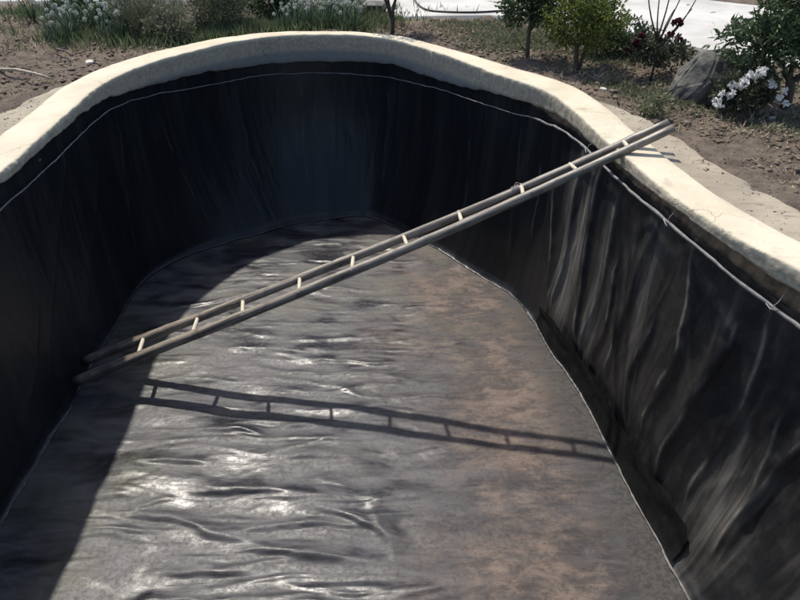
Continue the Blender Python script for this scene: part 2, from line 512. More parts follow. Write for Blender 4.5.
# ================================================================== SETTING: ground, road, apron
NS = 720
ss = np.linspace(0, LEN, NS, endpoint=False)
P0, N0 = frame(ss)
W0 = cr(WID, s_to_t(ss))
outer = P0 - N0*W0[:, None]
cen = np.array([-.4, 4.1])
dirs = outer-cen; dirs /= np.linalg.norm(dirs, axis=1, keepdims=True)
dist = list(np.arange(0, 3.2, .045)); d = .06
while dist[-1] < 420:
    d *= 1.22; dist.append(dist[-1]+d)
gv = []
for k, q in enumerate(dist):
    pt = outer + N0*.03 + dirs*q
    f = sstep(0, .25, np.full(NS, q))*sstep(40, 6, np.full(NS, q))
    z = -.055 + f*(.035*fbm(pt[:, 0]*1.7, pt[:, 1]*1.7, 3) + .022*fbm(pt[:, 0]*6, pt[:, 1]*6, 3)) - .0*q
    gv.append(np.column_stack([pt, z]))
gv = np.concatenate(gv)
def ring_faces(n, rows, closed=True):
    f = []
    for r in range(rows-1):
        a = np.arange(n if closed else n-1); b = (a+1) % n
        f.append(np.column_stack([r*n+a, r*n+b, (r+1)*n+b, (r+1)*n+a]))
    return np.concatenate(f)
gf = ring_faces(NS, len(dist))
ground = mesh_obj('ground', gv, gf, M['soil']); tag(ground, kind='structure')
def ground_z(x, y):
    f = sstep(0, .25, outward(x, y))
    return -.055 + f*(.035*fbm(x*1.7, y*1.7, 3) + .022*fbm(x*6, y*6, 3))
def gz(x, y): return float(ground_z(np.array([x]), np.array([y]))[0])

# deep earth below everything so that no gap shows the void
mesh_obj('subsoil', [(-4.5,-1.5,-2.35),(4,-1.5,-2.35),(4,9.6,-2.35),(-4.5,9.6,-2.35)], [(0,1,2,3)], M['pit'])['kind'] = 'structure'

# pale concrete road behind the bed
near = [(-40,13.5),(-9,10.6),(-5.3,9.75),(-3,9.85),(-1.2,9.75),(-.3,9.35),(0,8.74),(.5,8.8),(1.1,8.84),(1.7,8.6),(2.64,7.84),(2.99,7.26),(3.33,6.85),(3.75,6.4),(5,5.2),(8,3.2),(40,-10)]
far_ = [(-40,18.5),(-9,14.6),(-5.3,13.8),(-3,13.6),(-1.2,13.5),(-.3,13.3),(0,13.2),(.5,13.1),(1.1,12.9),(1.7,12.6),(2.64,11.6),(3.5,10.3),(4.4,9.55),(5.6,8.8),(8,7.3),(12,5.4),(44,-5)]
v, f = [], []
for i, (a, b) in enumerate(zip(near, far_)):
    v += [(a[0], a[1]-.05, -.10), (a[0], a[1]+.0, -.03), (a[0]+.008, a[1]+.06, -.022), (b[0], b[1], -.022), (b[0], b[1]+.05, -.10)]
for i in range(len(near)-1):
    for k in range(4):
        f.append((i*5+k, (i+1)*5+k, (i+1)*5+k+1, i*5+k+1))
road = mesh_obj('road', v, f, M['road'], smooth=False); tag(road, kind='structure')

# trodden sand aprons beside the coping
def apron(name, s0, s1, width_fn, n=160, rows=14):
    S = np.linspace(s0, s1, n)
    p, nn = frame(S); w = cr(WID, s_to_t(S))
    vv = []
    for r in range(rows):
        q = r/(rows-1)
        wd = width_fn(np.linspace(0, 1, n)) + .05*fbm(S*3.1, S*0+4, 4)
        pt = p-nn*(w-.02+np.maximum(wd, .02)*q)[:, None]
        z = -.012-.016*q+.010*fbm(pt[:, 0]*3, pt[:, 1]*3, 3)-.10*sstep(.80, 1.0, np.full(n, q))
        vv.append(np.column_stack([pt, z]))
    o = mesh_obj(name, np.concatenate(vv), ring_faces(n, rows, False), M['sand']); tag(o, kind='structure')
sA, sB = float(t_to_s(13.3)), float(t_to_s(20.5))
apron('sand_path', sA, sB, lambda u: np.interp(u, [0,.08,.16,.3,.5,.7,.85,1], [.02,.16,.28,.36,.40,.46,.50,.55]))
apron('sand_path', float(t_to_s(0.2)), float(t_to_s(4.4)), lambda u: np.interp(u, [0,.3,.6,.8,1], [.5,.5,.42,.26,.02]))

# ================================================================== COPING
NW = 1700
S = np.linspace(0, LEN, NW, endpoint=False)
P, N = frame(S); T = s_to_t(S)
w = cr(WID, T) + .012*fbm(S*1.3, S*0, 3)
zb = cr(ZB, T) + .013*fbm(S*2.3, S*0+9, 4) + .007*gnoise(S*9, S*0)
tilt = .008*fbm(S*.9, S*0+3, 3)
prof = []
def pr(nn, z): prof.append((nn, z))
one = np.ones(NW)
pr(-w, -.2*one); pr(-w, -.03*one); pr(-w+.004, -.008*one); pr(-w+.014, .0*one)
for q in (.25, .5, .75): pr(-w+.014+(w-.03)*q, .001*one)
pr(-.016*one, .0*one); pr(-.006*one, -.003*one); pr(-.001*one, -.010*one); pr(0*one, -.02*one)
for q in (.2, .4, .6, .8, .95): pr(.002*one, -.02+(zb+.02)*q)
pr(-.008*one, zb); pr(-.05*one, zb+.006); pr(-.13*one, zb+.004)
cv = []
for k, (nn, z) in enumerate(prof):
    face = 1.0 if k >= 8 else 0.35
    nn = nn + face*(.004*fbm(S*4, z*8+2, 3)+.003*fbm(S*22, z*25, 2)) + .014*gnoise(S*.9, S*0+5)+.005*fbm(S*6, S*0+8, 2)*(k > 6)
    zz = z + (tilt + .002*fbm(S*6, nn*6, 3) if k > 0 and k < 11 else 0)
    pt = P+N*nn[:, None]
    cv.append(np.column_stack([pt, zz]))
cop = mesh_obj('pool_coping', np.concatenate(cv), ring_faces(NW, len(prof)), M['concrete'])
tag(cop, 'cream cement coping running round the rim of the black-lined basin', 'coping')

# raw earth face behind the liner's top edge
ez = [-.03, -.10, -.15, -.20, -.26, -.32, -.40, -.5, -.62]
ev = []
for k, z in enumerate(ez):
    nn = -.058 - .012*(k < 2) - .16*(z < -.30) + .022*fbm(S*4, S*0+z*9, 4) + .014*fbm(S*14, S*0+z*30, 2)
    pt = P+N*nn[:, None]
    ev.append(np.column_stack([pt, np.full(NW, z)]))
eo = mesh_obj('earth_bank', np.concatenate(ev), ring_faces(NW, len(ez)), M['earth']); tag(eo, kind='structure')

# ================================================================== BLACK LINER
liner = empty('pond_liner', (0, 0, 0))
tag(liner, 'black plastic pond liner lining the walls and dusty floor of the basin', 'pond liner')
# floor sheet
gx = np.arange(-2.85, 2.35, .0125); gy = np.arange(.25, 7.55, .0125)
X, Y = np.meshgrid(gx, gy)
sd, jj = signed(X, Y)
offj = cr(OFF, s_to_t(_sp[jj]))
inside = sd + offj < .10
Z = floor_z(X, Y)
idx = -np.ones(X.shape, int)
keepq = inside[:-1, :-1] & inside[1:, :-1] & inside[:-1, 1:] & inside[1:, 1:]
used = np.zeros(X.shape, bool)
used[:-1, :-1] |= keepq; used[1:, :-1] |= keepq; used[:-1, 1:] |= keepq; used[1:, 1:] |= keepq
idx[used] = np.arange(used.sum())
fq = np.stack([idx[:-1, :-1], idx[:-1, 1:], idx[1:, 1:], idx[1:, :-1]], -1)[keepq]
mesh_obj('floor_sheet', np.column_stack([X[used], Y[used], Z[used]]), fq, M['floor'], liner)

# wall sheet with hanging folds
FOLDS = [ # (t, z) polyline, height, width
    ([(14.45,-.30),(14.52,-1.05),(14.40,-1.75)], .050, .035), ([(15.13,-.22),(15.2,-.78),(15.5,-1.5)], .055, .035),
    ([(16.62,-.30),(16.53,-.77),(16.40,-1.45)], .045, .05), ([(18.25,-.55),(18.08,-.99),(17.95,-1.45),(17.9,-1.7)], .055, .030),
    ([(19.75,-.70),(19.62,-1.17),(19.5,-1.7)], .055, .030), ([(19.35,-.85),(19.65,-1.3),(19.7,-1.7)], .04, .028),
    ([(17.3,-.22),(17.55,-.80),(17.4,-1.4)], .04, .07), ([(13.5,-.7),(14.2,-1.6)], .05, .05),
    ([(15.8,-.4),(15.9,-1.0),(15.6,-1.6)], .035, .06), ([(18.7,-.35),(18.8,-.9),(18.6,-1.5)], .035, .05),
    ([(17.0,-.9),(16.9,-1.3),(17.1,-1.7)], .04, .03), ([(16.1,-.8),(16.25,-1.2),(16.0,-1.7)], .04, .03),
    ([(2.65,-.3),(2.0,-.85),(1.5,-1.3),(1.35,-1.7)], .045, .04), ([(3.45,-.6),(2.3,-1.5)], .04, .05),
    ([(1.6,-.9),(1.25,-1.4),(.7,-1.7)], .04, .035), ([(6.52,-.6),(6.5,-1.4)], .03, .05),
    ([(4.3,-.5),(4.0,-1.4)], .04, .07), ([(5.2,-.6),(5.4,-1.6)], .035, .08), ([(7.6,-.6),(7.5,-1.6)], .03, .09),
    ([(9.6,-.6),(9.8,-1.6)], .03, .08), ([(11.4,-.5),(11.6,-1.6)], .035, .07), ([(12.5,-.5),(12.7,-1.5)], .035, .05),
    ([(.9,-.4),(.5,-1.0),(.3,-1.6)], .04, .04), ([(13.0,-.5),(13.2,-1.2)], .03, .03),
]
rope_z = cr(ZR, T) + .010*fbm(S*2.6, S*0+21, 3) + .006*gnoise(S*8, S*0+2)
rightness = sstep(12.0, 13.5, T)*sstep(23, 21.5, T)
ztop = np.where(True, (1-rightness)*(np.minimum(cr(ZB, T)+.02, -.06)) + rightness*(rope_z+.022+.012*fbm(S*7, S*0+1, 3)), 0)
off = cr(OFF, T)
rowsq = np.linspace(0, 1, 84)
COVE = .05
def wall_disp(s, z):
    mid = sstep(-.18, -.55, z)*sstep(FZ+.16, FZ+.50, z)
    rt = sstep(float(t_to_s(12.5)), float(t_to_s(14.5)), s)
    d = .034*gnoise(s*.8+.2*z, z*.3+3) + (.006+.008*rt)*gnoise(s*2.3+.15*z, z*.35+1)
    d = d + (.003+.006*rt)*np.clip(1-np.abs(gnoise(s*2.6+.35*z+4, z*.5)), 0, 1)**9
    d = d + (.001+.004*rt)*np.clip(1-np.abs(gnoise(s*3.4-.6*z+11, z*.9+7)), 0, 1)**12 + .0012*fbm(s*14, z*3, 2)
    d = np.maximum(d, -.022)*mid
    cre = np.zeros_like(d)
    for pl, h, wd in FOLDS:
        zs = np.array([q[1] for q in pl]); ts = np.array([t_to_s(q[0]) for q in pl])
        sc = np.interp(-z, -zs, ts)
        ds = s-sc
        ds = ds+.03*gnoise(z*3+h*500, z*0)
        e = sstep(zs[0]+.18, zs[0]-.08, z)*sstep(zs[-1]-.22, zs[-1]+.04, z)*sstep(FZ+.14, FZ+.40, z)
        ww = wd*(.75+.5*(-z/1.9))
        cre = np.maximum(cre, e*np.exp(-((ds-.004)/.009)**2)*(.22+.78*rt)*sstep(-.3, .3, gnoise(z*4+h*900, z*0+wd*50)+.15))
        d = d + (.30+.32*rt)*h*e*np.where(ds > 0, np.exp(-(ds/ww)**2), np.exp(-(ds/(ww*2.2))**2))
    wall_disp.cre = cre
    return d
def wall_row(q, extra=0.0, svals=None, flat=False):
    s_ = S if svals is None else svals
    t_ = s_to_t(s_)
    p, n = frame(s_)
    zt = np.interp(s_, S, ztop, period=LEN); o = cr(OFF, t_)
    zlin = zt + (FZ+.01-zt)*q
    q = np.broadcast_to(np.asarray(q, float), s_.shape)
    base = -.03 + (o+.03)*q**2.4
    hgt = zlin-FZ
    cove = np.clip((COVE-hgt)/COVE, 0, 1)
    nn = base + .03*cove**2 + (wall_disp(s_, zlin) if not flat else .03*gnoise(s_*.8, s_*0+3)) + extra
    pt = p+n*nn[:, None]
    z = zlin
    if q.max() > .97:
        z = np.where(q > .97, np.maximum(zlin, floor_z(pt[:, 0], pt[:, 1])+.004), zlin)
    return np.column_stack([pt, z])
wv, wuv, wcr = [], [], []
for q in rowsq:
    r = wall_row(q)
    wcr.append(wall_disp.cre.copy()); wv.append(r); wuv.append(np.column_stack([S, r[:, 2]]))
# welded flap lying on the floor
edge = None
for e in (.012, .022):
    p, n = frame(S)
    last = wv[len(rowsq)-1][:, :2] + n*(e + .008*fbm(S*3, S*0+6, 2))[:, None]
    z = floor_z(last[:, 0], last[:, 1]) + .008
    wv.append(np.column_stack([last, z])); wuv.append(np.column_stack([S, z]))
edge = wv[-1]
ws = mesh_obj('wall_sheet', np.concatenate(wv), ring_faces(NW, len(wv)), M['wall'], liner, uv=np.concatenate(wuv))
wcr = np.concatenate(wcr + [np.zeros(NW), np.zeros(NW)])
ws.data.attributes.new('crease', 'FLOAT', 'POINT').data.foreach_set('value', wcr.astype(np.float32)*.8)
# raised weld bead along the flap edge (open run from the left foot round to the right foot)
def bead(name, pts, rad, mat, n=6, parent=liner):
    m = MB(); m.tube(pts, rad, n); return m.build(name, mat, parent)
for ta, tb, rad in ((13.9, 20.6, .0075), (0.0, 1.6, .004)):
    a0, a1 = int(t_to_s(ta)/LEN*NW), int(t_to_s(tb)/LEN*NW)
    pts = [(edge[i][0], edge[i][1], edge[i][2]+.001) for i in range(a0, a1)]
    bead('weld_seam', pts, [rad*(1+.25*math.sin(i*.31)+.2*math.sin(i*1.13)) for i in range(len(pts))], M['seam'])
# clean overlap strip at the foot of the right wall
sv = np.linspace(float(t_to_s(14.2)), float(t_to_s(19.15)), 220)
rows = []
top = .868+.010*fbm(sv*2.2, sv*0+3, 3)+.004*gnoise(sv*11, sv*0)+.03*sstep(sv[-1]-.06, sv[-1], sv)+.03*sstep(sv[0]+.25, sv[0], sv)
for k in range(12):
    q = k/11
    curl = .016*np.exp(-(q/.12)**2)*(.4+gnoise(sv*3, sv*0+7))
    rows.append(wall_row(top+(.992-top)*q, (.034+.03*sstep(sv[-1]-.8, sv[-1], sv)*.5)+curl+.006*gnoise(sv*6, sv*0+q*3)+.004*np.sin(q*9), sv, True))
mesh_obj('foot_strip', np.concatenate(rows), ring_faces(220, 12, False), M['strip'], liner)
# cross seams welded on the floor
for (x0, x1, y0, sl) in ((-2.2, 1.45, 4.27, .015), (-2.0, .95, 5.48, -.02)):
    xs = np.linspace(x0, x1, 120); ys = y0+(xs-x0)*sl+.012*fbm(xs*2, xs*0+y0, 3)
    zz = floor_z(xs, ys)
    bead('cross_seam', [(a, b, c-.001) for a, b, c in zip(xs, ys, zz)], .0035, M['seam'], 5)

# ================================================================== FIXING BATTEN (pale grey rope along the liner's top)
rope = empty('fixing_rope', (0, 0, 0))
tag(rope, 'thin grey rope pinning the liner just below the cream coping', 'rope')
i0, i1 = int(t_to_s(0)/LEN*NW), NW
rp = []
for i in range(0, NW, 5):
    nn = .012+.010*gnoise(np.array([S[i]*2.2]), np.array([3.]))[0]
    rp.append((P[i][0]+N[i][0]*nn, P[i][1]+N[i][1]*nn, rope_z[i]))
rp.append(rp[0])
m = MB(); m.tube(rp, [(.0048+.0052*rightness[min(i*5, NW-1)])*(1+.12*math.sin(i*1.3)+.1*math.sin(i*.37)) for i in range(len(rp))], 7)
m.build('rope_line', M['rope'], rope)
for t in (14.75, 16.9, 18.72):
    s0 = float(t_to_s(t)); p, n = frame(np.array([s0])); p = p[0]; n = n[0]
    zr = float(np.interp(s0, S, rope_z)); zc = float(np.interp(s0, S, zb))
    tg = np.array([-n[1], n[0]])
    m = MB()
    k = R.uniform(-.02, .02)
    m.tube([(p[0]+n[0]*.03, p[1]+n[1]*.03, zr-.028+k*.4), (p[0]+n[0]*.032, p[1]+n[1]*.032, zr), (p[0]+n[0]*.012+tg[0]*k, p[1]+n[1]*.012+tg[1]*k, zr+.04),
            (p[0]-n[0]*.03+tg[0]*k, p[1]-n[1]*.03+tg[1]*k, min(zr+.10, zc+.02))], .002, 5)
    m.tube([(p[0]+n[0]*.028-tg[0]*.03, p[1]+n[1]*.028-tg[1]*.03, zr+.012), (p[0]+n[0]*.034, p[1]+n[1]*.034, zr), (p[0]+n[0]*.04+tg[0]*.035, p[1]+n[1]*.04+tg[1]*.035, zr-.004+k)], .0028, 5)
    m.build('wire_tie', M['tie'], rope)

# ================================================================== LADDER
A0, A1 = Vector((-2.544, 4.099, -1.83)), Vector((1.755, 4.240, .165))
B0, B1 = Vector((-2.575, 4.356, -1.83)), Vector((1.755, 4.346, .165))
def sag(q): return -.052*math.sin(math.pi*q**1.25)
lad = empty('wooden_ladder', (-2.53, 4.15, -1.85))
lad.rotation_euler = (0, 0, 0)
tag(lad, 'weathered wooden pole ladder leaning across the basin onto the right coping', 'ladder')
bpy.context.view_layer.update()
def rail(a, b, r0, r1, seed):
    ax = (b-a); L = ax.length
    n = 60; pts = []; rad = []
    for i in range(n):
        q = i/(n-1); x = L*q
        kx = .010*math.sin(q*5+seed)+.005*math.sin(q*13+seed*2); ky = .008*math.sin(q*6.3+seed*3)
        pts.append((x, kx*math.sin(q*math.pi)*.6, ky*math.sin(q*math.pi)*.6+sag(q)))
        node = .0035*max(0, math.cos((x+seed*.11)*2*math.pi/.31))**14
        rad.append(r0+(r1-r0)*q+node)
    m = MB(); m.tube(pts, rad, 14, True, .06, seed)
    ob = m.build('rail', M['pole'], lad)
    rot = ax.to_track_quat('X', 'Z')
    ob.location = a-Vector(lad.location); ob.rotation_euler = rot.to_euler()
    return pts
rail(A0, A1, .043, .027, 1)
rail(B0, B1, .040, .025, 4)
fr = [.124, .228, .32, .421, .512, .604, .691, .785, .865, .937]
for i, q in enumerate(fr):
    a = A0.lerp(A1, q); b = B0.lerp(B1, q+.004*math.sin(i*2.1))
    a.z += sag(q); b.z += sag(q)
    d = (b-a).normalized(); up = Vector((0, 0, .010))
    m = MB(); r = .0158-.003*q
    ra = (.043+(.027-.043)*q)*.8
    m.tube([a-d*(ra*.9)+up, a+up, a.lerp(b, .5)+up*1.1, b+up, b+d*(ra*.9)+up], [r*.85, r, r*1.05, r, r*.8], 8, True, .12, i)
    m.v = [tuple(Vector(p)-Vector(lad.location)) for p in m.v]
    m.build('rung', M['rung'], lad)

# wire lashing round the far rail near the top
c = B0.lerp(B1, .775)+Vector((0, 0, sag(.775))); ax = (B1-B0).normalized(); u1 = ax.orthogonal().normalized(); u2 = ax.cross(u1)
m = MB(); m.tube([c-Vector(lad.location)+ax*(.008*k/6)+(u1*math.cos(k*.9)+u2*math.sin(k*.9))*.0315 for k in range(40)], .0022, 5)
m.tube([c-Vector(lad.location)+Vector((0, 0, .03)), c-Vector(lad.location)+Vector((.02, .01, .06)), c-Vector(lad.location)+Vector((.05, .02, .05))], .002, 5)
m.build('wire_lashing', M['tie'], lad)

# ================================================================== VEGETATION
def rdir():
    while True:
        v = Vector((R.uniform(-1, 1), R.uniform(-1, 1), R.uniform(-1, 1)))
        if .05 < v.length < 1: return v.normalized()

def leaf_quad(m, p, d, side, ln, wd, fold=.15):
    n = d.cross(side).normalized()
    m.add([p, p+d*ln*.45+side*wd*.5+n*wd*fold, p+d*ln, p+d*ln*.45-side*wd*.5+n*wd*fold], [(0, 1, 2), (0, 2, 3)])

def crown(blobs, n, ln, wd, mat, parent, gap=.0, scale=3.0, up=.3, seed=0, name='crown', shell=.55):
    m = MB(); tot = sum(b[1][0]*b[1][1]*b[1][2] for b in blobs); off = Vector((seed*7.1, seed*3.3, seed*1.7))
    for c, r in blobs:
        k = int(n*r[0]*r[1]*r[2]/tot); c = Vector(c); i = 0; tries = 0
        while i < k and tries < k*12:
            tries += 1
            v = rdir(); q = R.random()**(1-shell) if shell < 1 else 1
            lump = 1+.28*mnoise.noise(v*2.4+off)+.14*mnoise.noise(v*6+off)
            p = Vector((v.x*r[0], v.y*r[1], v.z*r[2]))*q*lump + c
            if mnoise.noise(p*scale*2.2+off) < gap-.12*(1-q): continue
            d = (rdir()*.9+v*.7+Vector((0, 0, up))).normalized()
            s = d.cross(rdir()).normalized(); z = R.uniform(.65, 1.3)
            leaf_quad(m, p, d, s, ln*z, wd*z); i += 1
    return m.build(name, mat, parent, smooth=False)

def limb(m, a, b, r0, r1, bend=.12, n=6, sides=6):
    a, b = Vector(a), Vector(b); k = rdir()*(b-a).length*bend
    pts = [a.lerp(b, i/(n-1))+k*math.sin(math.pi*i/(n-1)) for i in range(n)]
    m.tube(pts, [r0+(r1-r0)*i/(n-1) for i in range(n)], sides, True, .15, R.randint(0, 999))

# --- small evergreen sapling behind the coping
def tree(name, x, y, label, cat, trunks, blobs, n, ln, wd, leaf, bark='bark', gap=-.05, scale=3, up=.3, seed=1, group=None, shell=.55):
    t = empty(name, (x, y, gz(x, y)-.01)); tag(t, label, cat, group)
    m = MB()
    for a, b, r0, r1 in trunks: limb(m, a, b, r0, r1)
    m.build('trunk', M[bark], t)
    crown(blobs, n, ln, wd, M[leaf], t, gap, scale, up, seed, shell=shell)
    return t

tree('evergreen_sapling', 1.25, 6.86, 'slim dark green sapling on a single thin trunk beside the clipped round shrub', 'tree',
     [((0,0,-.05),(.02,.02,.42),.024,.015), ((.02,.02,.3),(-.12,.05,.6),.012,.006), ((.01,.01,.26),(.15,-.03,.55),.012,.006), ((.02,.02,.42),(.0,.05,.95),.014,.006),
      ((.0,0,.02),(-.16,-.02,.22),.006,.003)],
     [((-.02,.02,.50),(.25,.25,.25)), ((-.15,0,.45),(.17,.18,.17)), ((.14,.05,.46),(.18,.18,.2)), ((0,.05,.85),(.24,.24,.28))], 4600, .040, .024, 'l_dark', seed=1, gap=-.02)
tree('clipped_round_shrub', 1.66, 6.46, 'clipped yellow-green ball shrub standing on a short forked trunk', 'shrub',
     [((-.01,0,-.05),(-.04,.01,.24),.026,.017), ((.015,0,-.05),(.06,0,.24),.022,.015), ((-.04,.01,.22),(-.18,.02,.42),.012,.006), ((.06,0,.22),(.2,.05,.42),.012,.006), ((-.02,0,.22),(0,.1,.5),.012,.006)],
     [((.0,.02,.44),(.37,.36,.26)), ((-.12,0,.40),(.24,.24,.2)), ((.15,0,.38),(.22,.24,.2)), ((0,.05,.58),(.28,.28,.2))], 7500, .034, .017, 'l_ball', seed=2, gap=-.12, shell=.7)
tree('spreading_tree', 3.07, 5.38, 'spreading dark-leaved tree with a forked trunk right of the grey boulder', 'tree',
     [((0,0,-.06),(-.01,.01,.24),.045,.034), ((-.01,.01,.22),(-.17,.05,.50),.026,.012), ((0,.01,.22),(.15,.0,.50),.026,.012), ((0,.01,.20),(.02,.12,.6),.022,.01),
      ((-.15,.05,.46),(-.42,.05,.52),.012,.005), ((-.08,.03,.35),(-.25,-.08,.38),.012,.005), ((.13,0,.45),(.36,.05,.62),.012,.005)],
     [((-.28,.0,.52),(.36,.32,.21)), ((-.05,.05,.64),(.38,.38,.28)), ((.28,.05,.62),(.40,.36,.30)), ((-.52,.06,.54),(.18,.2,.12)), ((-.22,-.06,.36),(.22,.22,.12)), ((.0,.1,.95),(.45,.45,.26))],
     9500, .062, .020, 'l_long', seed=3, gap=-.03, up=-.1)
# bare stem with forked top behind the far coping (crown above the picture)
tree('young_tree', -.10, 8.02, 'thin dark stem of a young tree forking beside the concrete road', 'tree',
     [((0,0,-.06),(.01,.01,.20),.026,.022), ((.01,.01,.17),(-.10,.03,.46),.020,.012), ((.01,.01,.17),(.09,.0,.46),.020,.012), ((.01,.01,.18),(.0,.05,.75),.016,.01),
      ((.02,0,.02),(.05,.02,.2),.010,.008)],
     [((-.1,.03,.62),(.26,.26,.2)), ((.12,.0,.64),(.26,.26,.2)), ((0,.05,.9),(.32,.32,.26))], 2600, .045, .024, 'l_dark', 'bark2', seed=4)

# --- bushy shrubs without visible trunks: stems + foliage
def shrub(name, x, y, label, blobs, n, ln, wd, leaf, seed, cat='shrub', group=None, stems=9, gap=-.08, up=.4, bark='bark', sc=3, shell=.6):
    t = empty(name, (x, y, gz(x, y)-.01)); tag(t, label, cat, group)
    m = MB()
    for i in range(stems):
        c, r = blobs[i % len(blobs)]
        tip = Vector(c)+Vector((R.uniform(-.7, .7)*r[0], R.uniform(-.7, .7)*r[1], R.uniform(-.2, .8)*r[2]))
        limb(m, (R.uniform(-.05, .05), R.uniform(-.04, .04), -.04), tip, .009, .003, .1, 5, 5)
    m.build('stems', M[bark], t)
    crown(blobs, n, ln, wd, M[leaf], t, gap, sc, up, seed, 'foliage', shell)
    return t
shrub('leafy_shrub', -2.05, 8.05, 'dense olive shrub right behind the left end of the far coping',
      [((0,0,.2),(.34,.24,.22)), ((.2,.05,.3),(.26,.24,.3)), ((-.2,.03,.25),(.26,.24,.28)), ((.05,.1,.55),(.36,.3,.28))], 6500, .040, .012, 'l_shrub', 11)
shrub('dark_bush', -1.55, 8.7, 'dark green rounded bush between the olive shrub and the white onion flowers',
      [((0,0,.18),(.24,.22,.2)), ((.18,.05,.24),(.22,.2,.2)), ((-.15,.1,.3),(.25,.2,.26))], 3600, .040, .026, 'l_dark', 12)
shrub('feathery_herb', -2.85, 7.72, 'tall feathery grey-green herb between the left onions and olive shrub',
      [((0,0,.22),(.22,.16,.24)), ((.16,.06,.28),(.2,.16,.3)), ((-.12,.1,.36),(.2,.18,.26)), ((.32,.1,.2),(.2,.16,.22))], 2600, .085, .008, 'l_grey', 13, up=1.3, gap=-.05, cat='plant')
shrub('low_hedge_bush', -3.95, 8.75, 'dark rounded bush at the top left behind the onion bed',
      [((0,0,.2),(.22,.22,.24)), ((.12,.1,.32),(.2,.2,.24))], 2600, .045, .024, 'l_dark', 14)
shrub('small_bush', 2.12, 6.95, 'low dark bush behind the roses, right of the clipped ball shrub',
      [((0,0,.18),(.3,.22,.2)), ((.2,.05,.14),(.22,.2,.16)), ((-.2,.1,.28),(.24,.2,.24))], 4200, .036, .018, 'l_dark', 15)

for k, (x, y, lab) in enumerate(((-3.3, 7.95, 'leafy green herb clump in the middle of the left onions'), (-2.5, 7.6, 'low grey-green herb clump touching the far left coping bend'), (-3.0, 8.4, 'tall green herb clump behind the left onions'), (-2.2, 8.75, 'dark green herb clump behind the olive shrub'), (-.75, 8.75, 'small green herb clump behind the dense white onions'))):
    shrub('herb_clump', x, y, lab, [((0,0,.12),(.22,.18,.15)), ((.15,.05,.18),(.18,.16,.18)), ((-.14,.04,.16),(.18,.15,.17))], 2000, .050, .016, ('l_dark', 'l_grey', 'l_shrub', 'l_dark', 'l_shrub')[k], 40+k, 'plant', 'herb clumps in the garden bed', 7, -.05, .6)
# --- rose bush: thin upright canes, dark flowers
rb = empty('rose_bush', (2.24, 6.16, gz(2.24, 6.16)-.01))
tag(rb, 'rose bush with bare upright canes and dark red blooms left of the boulder', 'bush')
m = MB(); m.tube([(0,0,-.05),(.01,.0,.2),(.0,.02,.42)], [.011,.010,.008], 6)
tips = []
for a, b in (((0,.02,.36),(-.16,.05,.80)), ((0,.02,.30),(.16,.05,.78)), ((0,.02,.4),(.04,.05,.86)), ((.01,0,.28),(.30,.08,.74)), ((0,.01,.34),(-.05,.06,.82)), ((.01,.0,.26),(.12,.1,.6)), ((0,0,.24),(-.2,.08,.55)), ((.01,0,.3),(.24,.02,.62))):
    limb(m, a, b, .008, .004, .06, 6, 5); tips.append(b)
m.build('canes', M['bark2'], rb)
crown([((.05,.08,.26),(.30,.2,.13)), ((-.12,.06,.30),(.18,.16,.12)), ((.22,.1,.18),(.2,.16,.12))], 2000, .036, .022, M['l_rose'], rb, -.1, 3, .2, 21, 'foliage')
def rose_bloom(parent, c, r, mat):
    m = MB(); c = Vector(c)
    for i in range(26):
        d = rdir(); d.z = abs(d.z)*.8-.25; d.normalize()
        s = d.cross(rdir()).normalized()
        leaf_quad(m, c+d*r*.15, d, s, r, r*1.15, .3)
    return m.build('bloom', mat, parent, smooth=False)
for c, r in (((.145,.03,.50),.05), ((.10,.0,.42),.035), ((.02,.02,.36),.03), ((-.19,-.02,.34),.045), ((-.15,.0,.40),.035), ((-.23,.02,.27),.03), ((.2,.04,.36),.03)):
    rose_bloom(rb, c, r, M['petal_red'])

# --- white-flowered bush in front of the boulder
wb = empty('white_flower_bush', (2.63, 5.22, gz(2.63, 5.22)-.01)); wb.scale = (1.08, 1.08, 1.12)
tag(wb, 'low round grey-green bush topped with an arc of white flowers before the boulder', 'bush')
m = MB()
for i in range(8): limb(m, (R.uniform(-.04,.04), R.uniform(-.03,.03), -.04), (R.uniform(-.18,.18), R.uniform(-.1,.1), R.uniform(.1,.26)), .008, .003, .1, 5, 5)
m.build('stems', M['bark'], wb)
crown([((0,0,.14),(.21,.17,.14)), ((.06,.03,.17),(.17,.15,.12))], 3400, .030, .016, M['l_rose'], wb, -.15, 3, .3, 22, 'foliage', .7)
for (dx, dz) in ((-.215,.085),(-.205,.115),(-.18,.15),(-.15,.165),(-.125,.195),(-.09,.195),(-.075,.235),(-.045,.255),(-.04,.29),(-.005,.275),(.0,.315),(.03,.29),(.06,.30),(.02,.25),(-.13,.14),(.12,.225),(.155,.235),(.165,.20),(.20,.185),(.205,.15),(.24,.10),(-.06,.21)):
    m = MB(); c = Vector((dx+R.uniform(-.014,.014), -.10+R.uniform(-.05,.05), dz+R.uniform(-.012,.012))); kk = R.uniform(.6, 1.1)
    for i in range(int(34*kk)):
        d = rdir(); s = d.cross(rdir()).normalized(); leaf_quad(m, c+rdir()*.017*kk, d, s, R.uniform(.016,.030), .022, .2)
    m.build('flower_cluster', M['petal_white'], wb, smooth=False)

